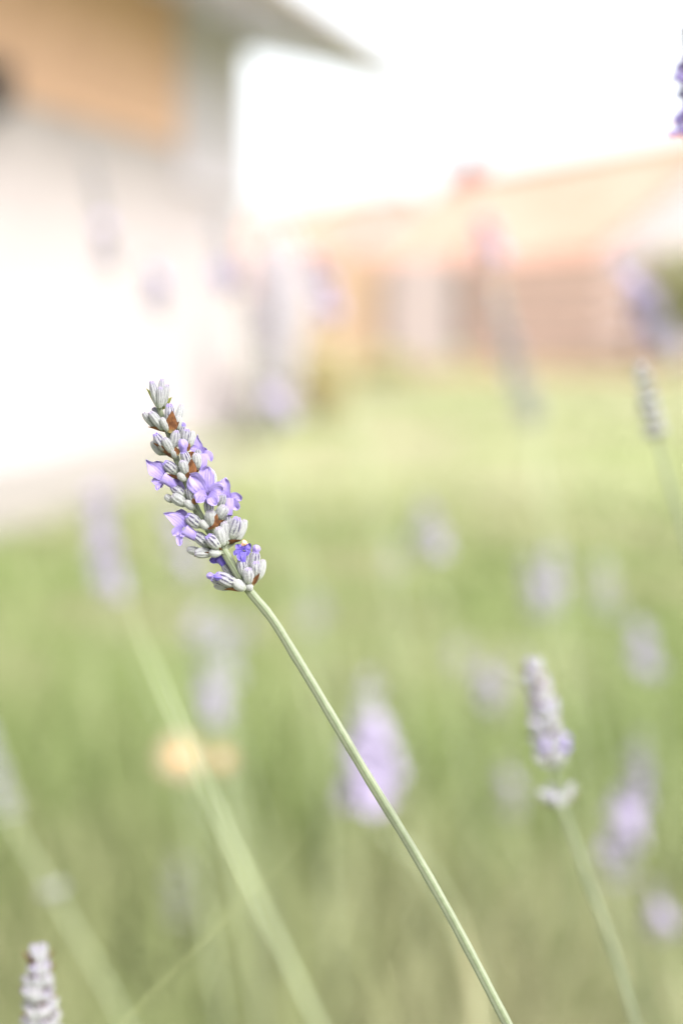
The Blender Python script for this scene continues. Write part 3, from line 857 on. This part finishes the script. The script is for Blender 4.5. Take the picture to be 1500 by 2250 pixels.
calyx(Z2, 1092, 860, 1092, 690, 70, -0.6, -0.9, 0.3, 0.9)
calyx(Z2, 1145, 850, 1176, 672, 92, -0.3, -0.2, 0.75, 0.4)
calyx(Z2, 1180, 910, 1176, 766, 88, 0.9, 1.5, 0.55, 0.6)
calyx(Z2, 1108, 970, 1106, 826, 98, 1.4, 2.4, 0.40, 0.8)
calyx(Z2, 1200, 930, 1246, 750, 72, -0.9, -1.3, 0.1, 1.0)
calyx(Z2, 1112, 1028, 1116, 964, 66, 0.9, 1.6, 0.0, 0.9, True)
bract(Z2, 1150, 990, 1206, 868, 64, 1.1, 1.8, RIGHT)
put(CRUMPLE_ME[1][2], 'corolla', hero, Z2(1172, 720, -0.2), Z2(1186, 612, -0.3), 74 * ZS, TOCAM)
wt = crumple_mb(9, 0.2)
wt.build('withered_tip', M['orange_tip'], hero, True, Matrix.Translation(Z2(1048, 618, 1.0)) @ frame(Z2(1085, 578, 1.2) - Z2(1048, 618, 1.0), TOCAM) @ Matrix.Diagonal((56 * ZS, 56 * ZS, 55 * ZS, 1)))

# open corollas, each lobe bent and ruffled
def corolla(f, tube_pts, w0, w1, lobes, mat, seed):
    mb = MB()
    pts = catmull([f(*p) for p in tube_pts], 5)
    tube(mb, pts, lambda t: (w0 + (w1 - w0) * t) * ZS * 0.5, 14, cap=False)
    for k, (r, m, t, a, b, cup, ruf, *pt_) in enumerate(lobes):
        nrm = (TOCAM + RT * 0.25 * math.sin(seed + k * 2.1) + UP * 0.25 * math.cos(seed + k * 1.7)).normalized()
        lobe(mb, f(*r), f(*m), f(*t), a * ZS, b * ZS, nrm, cup, ruf, seed * 10 + k, point=bool(pt_))
    return mb.build('corolla', mat, hero)
PT, PD = M['petal'], M['petal_deep']
# left side flower, upper
corolla(Z1, [(440, 1122, 0.2), (375, 1070, 0.5), (318, 1032, 0.8)], 74, 104, [
    ((318, 1020, 0.9), (262, 985, 1.6), (168, 880, 1.0), 96, 140, 0.20, 0.05, 1),
    ((322, 1010, -0.4), (300, 960, -0.9), (236, 900, -0.8), 80, 120, 0.18, 0.05),
    ((300, 1060, 0.8), (258, 1072, 1.3), (232, 1078, 0.9), 62, 64, 0.2, 0.08),
    ((306, 1075, 0.6), (272, 1105, 1.2), (274, 1156, 1.0), 52, 44, 0.2, 0.08),
    ((320, 1080, 0.0), (300, 1110, 0.0), (306, 1132, -0.2), 44, 42, 0.2, 0.05)], PT, 1)
# petal glimpsed behind the stem
corolla(Z1, [(520, 1150, -1.6), (490, 1120, -1.8), (470, 1100, -2.0)], 60, 90, [
    ((480, 1110, -1.9), (440, 1085, -2.2), (412, 1070, -2.4), 90, 110, 0.15, 0.05),
    ((490, 1110, -1.8), (480, 1075, -2.1), (460, 1056, -2.4), 80, 90, 0.15, 0.05)], PT, 2)
# front flower
corolla(Z1, [(740, 1265, 1.8), (742, 1220, 2.6), (740, 1186, 3.2)], 70, 96, [
    ((718, 1180, 3.0), (640, 1125, 3.6), (584, 1020, 2.4), 84, 178, 0.12, 0.07),
    ((742, 1176, 2.8), (722, 1070, 3.3), (738, 942, 2.0), 90, 150, 0.14, 0.07),
    ((716, 1182, 3.2), (672, 1195, 4.3), (636, 1262, 3.8), 70, 108, 0.16, 0.08),
    ((750, 1192, 3.4), (780, 1215, 4.5), (812, 1288, 4.0), 70, 116, 0.16, 0.09),
    ((766, 1176, 3.0), (810, 1120, 3.7), (880, 1150, 3.0), 76, 112, 0.16, 0.08),
    ((764, 1160, 2.7), (800, 1120, 2.9), (826, 1098, 2.2), 60, 70, 0.14, 0.07)], PT, 3)
# right hand flower turned away, upper
corolla(Z1, [(686, 975, -0.9), (690, 900, -1.3), (684, 830, -1.6)], 64, 104, [
    ((676, 820, -1.5), (640, 760, -1.3), (644, 644, -1.8), 96, 84, 0.2, 0.04, 1),
    ((660, 800, -1.5), (620, 775, -1.4), (572, 762, -1.5), 70, 60, 0.2, 0.06),
    ((700, 830, -1.6), (758, 792, -1.8), (768, 892, -2.2), 62, 58, 0.25, 0.06),
    ((690, 790, -1.7), (705, 790, -2.0), (722, 800, -2.2), 70, 60, 0.2, 0.05)], PT, 4)
# right hand flower, lower and farther back
corolla(Z2, [(930, 345, -1.6), (925, 270, -2.0), (925, 190, -2.2)], 66, 110, [
    ((905, 190, -2.3), (870, 110, -2.4), (905, 2, -3.0), 110, 120, 0.16, 0.05),
    ((900, 180, -2.3), (850, 120, -2.6), (822, 40, -3.2), 90, 110, 0.16, 0.06),
    ((940, 190, -2.2), (985, 150, -2.4), (1040, 205, -2.9), 82, 84, 0.2, 0.07),
    ((945, 215, -2.1), (985, 220, -2.0), (1012, 290, -2.4), 70, 82, 0.2, 0.07),
    ((900, 170, -2.0), (862, 130, -1.8), (826, 118, -2.0), 60, 60, 0.2, 0.07)], PT, 5)
# left side flower, lower
corolla(Z2, [(640, 548, 0.3), (575, 508, 0.6), (520, 470, 0.8)], 80, 118, [
    ((520, 450, 0.8), (482, 370, 1.3), (336, 328, 0.8), 112, 132, 0.18, 0.06, 1),
    ((524, 440, -0.3), (510, 360, -0.8), (452, 305, -0.9), 100, 128, 0.18, 0.05),
    ((500, 480, 1.0), (452, 470, 1.6), (420, 520, 1.2), 62, 74, 0.2, 0.08),
    ((505, 500, 0.8), (462, 530, 1.4), (486, 622, 1.2), 62, 62, 0.2, 0.08),
    ((520, 500, 0.9), (500, 520, 1.6), (506, 544, 1.6), 50, 46, 0.2, 0.08)], PT, 6)
# shrivelled flower on the lowest whorl
corolla(Z2, [(1052, 770, 0.9), (1050, 720, 1.0), (1054, 672, 1.1)], 66, 88, [
    ((1040, 690, 1.6), (1000, 660, 2.0), (984, 706, 1.6), 60, 54, 0.3, 0.14),
    ((1050, 700, 1.7), (1020, 700, 2.2), (1040, 752, 1.9), 56, 58, 0.3, 0.14),
    ((1040, 670, 1.2), (1012, 640, 1.5), (1016, 608, 1.2), 60, 56, 0.3, 0.14),
    ((1060, 660, 0.8), (1060, 620, 1.2), (1072, 594, 0.9), 60, 60, 0.3, 0.14),
    ((1080, 670, 1.0), (1112, 650, 1.4), (1120, 606, 0.8), 60, 50, 0.3, 0.14),
    ((1080, 690, 1.2), (1108, 690, 1.6), (1112, 650, 1.4), 50, 44, 0.3, 0.14)], PD, 8)
# flower peeping out behind the bare stem
corolla(Z2, [(890, 800, -1.7), (865, 765, -1.9), (850, 745, -2.1)], 64, 90, [
    ((850, 745, -2.0), (810, 755, -2.2), (752, 752, -2.4), 76, 66, 0.2, 0.08),
    ((860, 740, -2.0), (870, 715, -2.2), (862, 694, -2.4), 70, 70, 0.2, 0.08)], PD, 7)

# ------------------------------------------------------------------ the other lavender stalks
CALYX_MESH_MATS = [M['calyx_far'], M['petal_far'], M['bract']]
FLOWER_ME = [f.mesh('corolla', [M['petal']]) for f in FLOWER]
def spike_pieces(L, seed, flower, size=1.0, gap=0.0, dense=1.0, buds=0.25):
    """(whorl number, kind, matrix, random) of every piece, spike along +Z from 0 to L"""
    r_ = random.Random(seed); out = []
    cl, cw = 4.7 * MM * size, 1.95 * MM * size
    main0 = gap
    n = max(3, int(round((L - main0 - cl * 0.7) / ((3.5 if dense <= 1.2 else 2.5) * MM * size))))
    zs = ([0.0] if gap > 0 else []) + [main0 + (L - main0 - cl * 0.9) * k / (n - 1) for k in range(n)]
    for wi, z in enumerate(zs):
        t = z / L
        cnt = max(3, int(round((8.5 - 4.5 * t ** 2) * dense)))
        if gap > 0 and wi == 0: cnt = 5
        a0 = r_.uniform(0, 6.28)
        for k in range(cnt):
            a = a0 + 2 * math.pi * k / cnt + r_.uniform(-0.25, 0.25)
            tilt = (0.95 - 0.60 * t + r_.uniform(-0.15, 0.18)) * (1.0 if dense <= 1.2 else 0.82)
            if wi == len(zs) - 1: tilt = r_.uniform(0.08, 0.35)
            e = Vector((math.cos(a), math.sin(a), 0))
            d = (e * math.sin(tilt) + Vector((0, 0, math.cos(tilt)))).normalized()
            s = r_.uniform(0.82, 1.12) * (1 - 0.15 * t)
            base = e * 0.55 * MM * size + Vector((0, 0, z + r_.uniform(-0.5, 0.5) * MM * size))
            m = Matrix.Translation(base) @ frame(d, -e) @ Matrix.Diagonal((cw * s, cw * s, cl * s, 1))
            rv = r_.random()
            out.append((wi, 'calyx', m, rv))
            if r_.random() < flower(t):
                fs = 6.6 * MM * size * r_.uniform(0.8, 1.1)
                out.append((wi, 'corolla', Matrix.Translation(base + d * cl * s * 0.85) @ frame(d, Vector((0, 0, 1))) @ Matrix.Diagonal((fs, fs, fs, 1)), rv))
            elif r_.random() < buds * (1 - t):
                bs = 1.6 * MM * size
                out.append((wi, 'corolla_bud', Matrix.Translation(base + d * cl * s * 0.85) @ frame(d, Vector((0, 0, 1))) @ Matrix.Diagonal((bs, bs, bs * 1.5, 1)), rv))
            if k % 3 == 0:
                bm = Matrix.Translation(base - Vector((0, 0, 0.5 * MM))) @ frame((d * 0.8 + e * 0.5).normalized(), e) @ Matrix.Diagonal((2.6 * MM * size, 2.6 * MM * size, 4.2 * MM * size, 1))
                out.append((wi, 'bract', bm, rv))
    return out

def ground_end(p_prev, p_last):
    """carry a stem on from its last point down to the soil"""
    d = (p_last - p_prev).normalized()
    h = p_last.z
    lean = Vector((d.x, d.y, 0)) / max(0.35, -d.z) * 0.45
    return [p_last + lean * h * 0.45 + Vector((0, 0, -h * 0.5)), Vector((p_last.x + lean.x * h * 0.7, p_last.y + lean.y * h * 0.7, 0.0))]

def stalk(label, top, bot, D, stem, seed, flower, size=1.0, gap=0.0, detail=False, group=None, dense=1.0, extra=None, dD=0.0, purple=0.4, buds=0.25, tone=1.0):
    if not detail:                                       # the softer heads stand well behind the sharp one
        D *= 1.5 if D < 1.15 else 1.2; size *= 1.3; gap *= 1.4; dense *= 0.72
    pt, pb = P(*top, D), P(*bot, D + dD)
    sp = [P(x, y, D + dD) for x, y in stem]
    tail = ground_end(sp[-2] if len(sp) > 1 else pb, sp[-1])
    pts = [pt.lerp(pb, 0.12), pt.lerp(pb, 0.55), pb] + sp + tail
    t = empty('lavender_stalk', tail[-1], label, 'lavender', group)
    mb = MB(); n_all = len(pts)
    tube(mb, catmull(pts, 7), lambda q: (0.50 + 0.42 * min(1, q * n_all / 4)) * MM * min(size, 1.1), 12 if detail else 7, square=0.07)
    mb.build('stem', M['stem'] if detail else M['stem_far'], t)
    L = (pt - pb).length
    W = Matrix.Translation(pb) @ frame(pt - pb, TOCAM)
    pcs = spike_pieces(L, seed, flower, size, gap, dense, buds)
    if extra is not None:                                # a stray whorl lower on the stem
        e = P(*extra, D + dD)
        for q in spike_pieces(9 * MM, seed + 50, lambda t_: 0.0, size * 1.35)[:9]:
            pcs.append((99, q[1], W.inverted() @ Matrix.Translation(e) @ frame(pt - pb, TOCAM) @ q[2], q[3]))
    if detail:
        r_ = random.Random(seed)
        for wi, kind, m, rv in pcs:
            me = {'calyx': (CALYX_PALE_ME if tone > 1 else CALYX_ME)[int(rv * 2.99)], 'corolla': FLOWER_ME[int(rv * 1.99)], 'corolla_bud': CRUMPLE_ME[0 if rv < 0.5 and tone <= 1 else 1][2], 'bract': BRACT_ME['bract']}[kind]
            o = bpy.data.objects.new('corolla' if kind == 'corolla_bud' else kind, me)
            if kind == 'calyx': o['purple'] = float(purple * (0.3 + 1.4 * rv)); o['tone'] = float(tone * (0.4 + 0.6 * r_.random()))
            link(o, t, W @ m)
    else:
        wh = {}
        for wi, kind, m, rv in pcs:
            mb = wh.setdefault(wi, MB())
            if kind == 'calyx': mb.add(LOW_MB, W @ m, 0, rv)
            elif kind == 'corolla': mb.add(FLOWER_LOW, W @ m, 1, rv)
            elif kind == 'corolla_bud': mb.add(LOW_MB, W @ m, 1, rv)
            else: mb.add(BRACT_MB, W @ m, 2, rv)
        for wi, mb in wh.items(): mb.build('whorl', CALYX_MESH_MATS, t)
    return t
none = lambda t: 0.0
low = lambda t: 0.45 if t < 0.5 else 0.0
mid = lambda t: 0.32 if 0.1 < t < 0.7 else 0.1
full = lambda t: 0.38
few = lambda t: 0.10 if t < 0.5 else 0.0
stalk('pale lavender stalk with silvery buds and brown bracts, one whorl set apart below', (1168, 1446), (1232, 1765), 0.46, [(1262, 1850), (1296, 1950), (1345, 2085), (1393, 2250)], 31, none, 1.62, 12.5 * MM, True, purple=0.3, buds=0.2, dense=1.25, tone=1.7)
stalk('lavender head with white tip and spreading violet flowers behind the sharp stem', (806, 1470), (812, 1790), 0.70, [(850, 1830), (930, 1900), (1000, 2030), (1075, 2250)], 32, lambda t: 0.6 if t < 0.5 else 0.0, 2.3, 0, False)
stalk('pinkish violet lavender head beside the pale silvery stalk', (1408, 1612), (1352, 1945), 0.72, [(1366, 2010), (1392, 2120), (1425, 2250)], 33, mid, 1.7, 8 * MM, False)
stalk('short silvery lavender bud spike with no open flowers', (82, 2078), (98, 2330), 0.385, [(108, 2400), (130, 2520)], 34, none, 1.36, 0, True, purple=0.25, buds=0.03, dense=1.25, tone=1.0)
stalk('silvery lavender stalk with a small stray whorl low on its stem', (-34, 1580), (20, 1795), 0.58, [(60, 1865), (118, 1962), (196, 2098), (276, 2250)], 35, none, 1.1, 0, False, extra=(116, 1968))
stalk('violet lavender head standing against the cream path', (212, 1075), (246, 1315), 1.0, [(285, 1400), (420, 1700), (560, 1960), (700, 2250)], 36, full, 1.75, 9 * MM, False)
stalk('dark violet lavender stalk reaching into the white sky', (1518, 50), (1538, 325), 0.40, [(1554, 470), (1590, 800), (1680, 1300)], 37, few, 1.15, 6 * MM, True, purple=0.6, dense=1.3)
stalk('lilac lavender head in front of the peach tiled roof', (1066, 500), (1088, 580), 0.95, [(1108, 680), (1150, 860), (1200, 1150), (1250, 1500)], 38, full, 1.6, 0, False)
stalk('lilac lavender head in front of the tan board fence', (694, 575), (728, 705), 0.95, [(752, 800), (800, 1000), (870, 1350)], 39, full, 1.6, 0, False)
stalk('large lilac lavender head in front of the round green shrub', (1372, 590), (1490, 800), 0.72, [(1530, 900), (1600, 1150)], 40, mid, 1.6, 0, False)
stalk('narrow cream lavender bud spike above the lawn', (1404, 795), (1440, 962), 0.50, [(1462, 1040), (1495, 1150), (1550, 1350)], 41, none, 1.0, 0, True, purple=0.05, buds=0.0, tone=2.0)
stalk('greyish lilac lavender head just above the orange flowers', (458, 1478), (478, 1588), 1.0, [(500, 1680), (560, 1900), (640, 2250)], 42, full, 1.5, 0, False)
stalk('pinkish lavender head half hidden behind the sharp lavender stalk', (368, 1110), (420, 1280), 1.0, [(460, 1400), (540, 1700), (640, 2050)], 43, mid, 1.7, 0, False)
stalk('mauve lavender head over the lawn above the pinkish violet one', (1402, 1375), (1424, 1485), 1.0, [(1444, 1600), (1480, 1850), (1510, 2150)], 44, full, 1.6, 0, False)
stalk('pale mauve lavender head next to the tip of the silvery stalk', (1066, 1445), (1088, 1570), 1.1, [(1105, 1700), (1140, 1950), (1180, 2250)], 45, mid, 1.7, 0, False)
stalk('rosy lavender head left of the whorl set apart on the silvery stalk', (1108, 1680), (1128, 1800), 1.1, [(1150, 1950), (1190, 2250)], 46, mid, 1.6, 0, False)
stalk('grey lilac lavender head standing out against the bright lawn', (926, 1095), (950, 1230), 1.2, [(970, 1350), (1010, 1600), (1060, 2000)], 47, few, 2.0, 0, False)
stalk('cream lavender head drying among fresh ones over the lawn', (1162, 1215), (1182, 1345), 1.3, [(1196, 1480), (1240, 1900)], 48, none, 2.2, 0, False)
stalk('beige lavender head standing beside the drying cream one', (1318, 1230), (1338, 1350), 1.3, [(1352, 1480), (1390, 1900)], 49, none, 2.2, 0, False)
stalk('grey violet lavender head low beside the pinkish violet head', (1428, 1935), (1458, 2060), 0.72, [(1478, 2140), (1500, 2250)], 50, few, 1.3, 0, False)
stalk('tall pale lavender head in front of the sunlit white wall', (196, 330), (245, 590), 1.0, [(270, 720), (320, 1000), (380, 1400), (450, 1800)], 51, few, 1.7, 0, False)
stalk('grey lavender head in front of the corner of the white house', (470, 460), (512, 640), 0.85, [(535, 760), (590, 1050), (680, 1500)], 52, few, 1.7, 0, False)
stalk('long greyish lavender head rising before the brown slatted fence', (1086, 640), (1168, 930), 0.95, [(1195, 1060), (1250, 1350), (1320, 1750)], 53, none, 2.2, 0, False)
stalk('grey lilac lavender head in front of the grey shrub', (586, 755), (616, 945), 0.95, [(640, 1080), (690, 1350), (760, 1750)], 54, few, 1.9, 0, False)
stalk('faint pinkish lavender head before the lower part of the white wall', (325, 560), (352, 700), 1.2, [(375, 850), (430, 1200), (500, 1600)], 55, few, 1.8, 0, False)
br = random.Random(5)
kinds = [('thin unopened lavender stalk among the tall grass', 'unopened lavender stalks among the tall grass', none, 1.4),
         ('faded mauve lavender head blurred over the tall grass', 'faded lavender heads over the tall grass', mid, 1.8)]
for k in range(24):
    D = br.uniform(1.2, 2.6)
    lab, grp, fl, sz = kinds[k % 2]
    x = br.uniform(-40, 1540); y = br.uniform(1180, 2080) if k % 3 else br.uniform(1150, 1500); l = 40 / D * br.uniform(3.0, 5.0) * sz / 1.4
    lx = br.uniform(-0.25, 0.45)
    stalk(lab, (x, y), (x + lx * l, y + l), D, [(x + lx * l * 2.2, y + l * 2), (x + lx * l * 3.5, y + l * 3.6)], 100 + k, fl, sz * br.uniform(1.0, 1.7), 0, False, grp, dense=br.uniform(0.7, 1.1))

# ------------------------------------------------------------------ orange flowers in the grass
M['orange'] = petal_material('orange_petal', (0.225, 0.185, 0.115), (0.20, 0.155, 0.09), 0.3)
M['orange_mid'] = plain('orange_centre', (0.40, 0.20, 0.05), (0.34, 0.17, 0.04), 400)
def daisy(label, px, py, D, rad, seed):
    c = P(px, py, D); r_ = random.Random(seed)
    root = Vector((c.x + 0.05, c.y + 0.06, 0))
    t = empty('orange_flower', root, label, 'flower', 'orange flowers in the grass')
    mb = MB(); tube(mb, catmull([c - Vector((0, 0, 0.003)), c.lerp(root, 0.4) + Vector((0.004, 0, 0)), root], 6), lambda q: 1.1 * MM, 8); mb.build('stem', M['stem_far'], t)
    nrm = Vector((0.1, -0.8, 0.6)).normalized(); Fm = frame(nrm, Vector((0, 0, 1)))
    for ring, n in ((1.0, 13), (0.68, 10)):
        for k in range(n):
            a = 2 * math.pi * k / n + r_.uniform(-0.1, 0.1)
            e = (Fm @ Vector((math.cos(a), math.sin(a), 0)).to_4d()).to_3d() - (Fm @ Vector((0, 0, 0)).to_4d()).to_3d()
            mb = MB(); lobe(mb, c + e * rad * 0.15, c + e * rad * 0.6 * ring + nrm * rad * 0.2, c + e * rad * ring + nrm * rad * (1 - ring) * 0.5, rad * 0.2, rad * 0.42, nrm, 0.1, 0.03, seed + k)
            mb.build('petal', M['orange'], t)
    mb = MB(); tube(mb, [c + nrm * rad * q for q in (-0.05, 0.08, 0.16, 0.2)], lambda q: rad * 0.26 * math.sqrt(max(0.05, 1 - q * q)), 12); mb.build('flower_centre', M['orange_mid'], t)
daisy('larger orange flower blurred in the grass', 395, 1664, 0.95, 0.0165, 3)
daisy('smaller orange flower at the right of the larger one', 488, 1668, 1.0, 0.010, 9)

# ------------------------------------------------------------------ single long grass blades
def blade(label, pts, wd, seed, mat='grass_tall'):
    ps = [P(*p) for p in pts]
    tail = ground_end(ps[-2], ps[-1])
    cp = catmull(ps + tail, 6); n = len(cp)
    mb = MB(); rows = []; st = []
    for i, p in enumerate(cp):
        q = i / (n - 1); tg = (cp[min(i + 1, n - 1)] - cp[max(0, i - 1)]).normalized()
        s = tg.cross(TOCAM + RT * 0.2).normalized() * wd * min(1, 0.08 + q * 3) * 0.5
        rows.append([p - s, p + TOCAM * wd * -0.12, p + s]); st.append([(0, q, 0.7), (0.5, q, 0.6), (1, q, 0.7)])
    mb.grid(rows, st)
    o = mb.build('grass_blade', M[mat])
    tag(o, label, 'grass blade', 'long grass blades')
blade('thin grass blade slanting left below the violet lavender head', [(705, 1790, 0.38), (590, 1925, 0.38), (470, 2045, 0.38), (350, 2165, 0.38), (260, 2256, 0.38)], 0.00022, 1)
blade('broad pale grass blade leaning right at the foot of the sharp stem', [(1000, 1990, 0.75), (1030, 2100, 0.75), (1050, 2250, 0.75)], 0.004, 2)
blade('broad pale grass blade slanting past the orange flowers, softest of all', [(262, 1270, 0.205), (330, 1440, 0.205), (430, 1680, 0.205), (560, 1960, 0.205), (720, 2290, 0.205)], 0.00055, 3, 'stem_far')
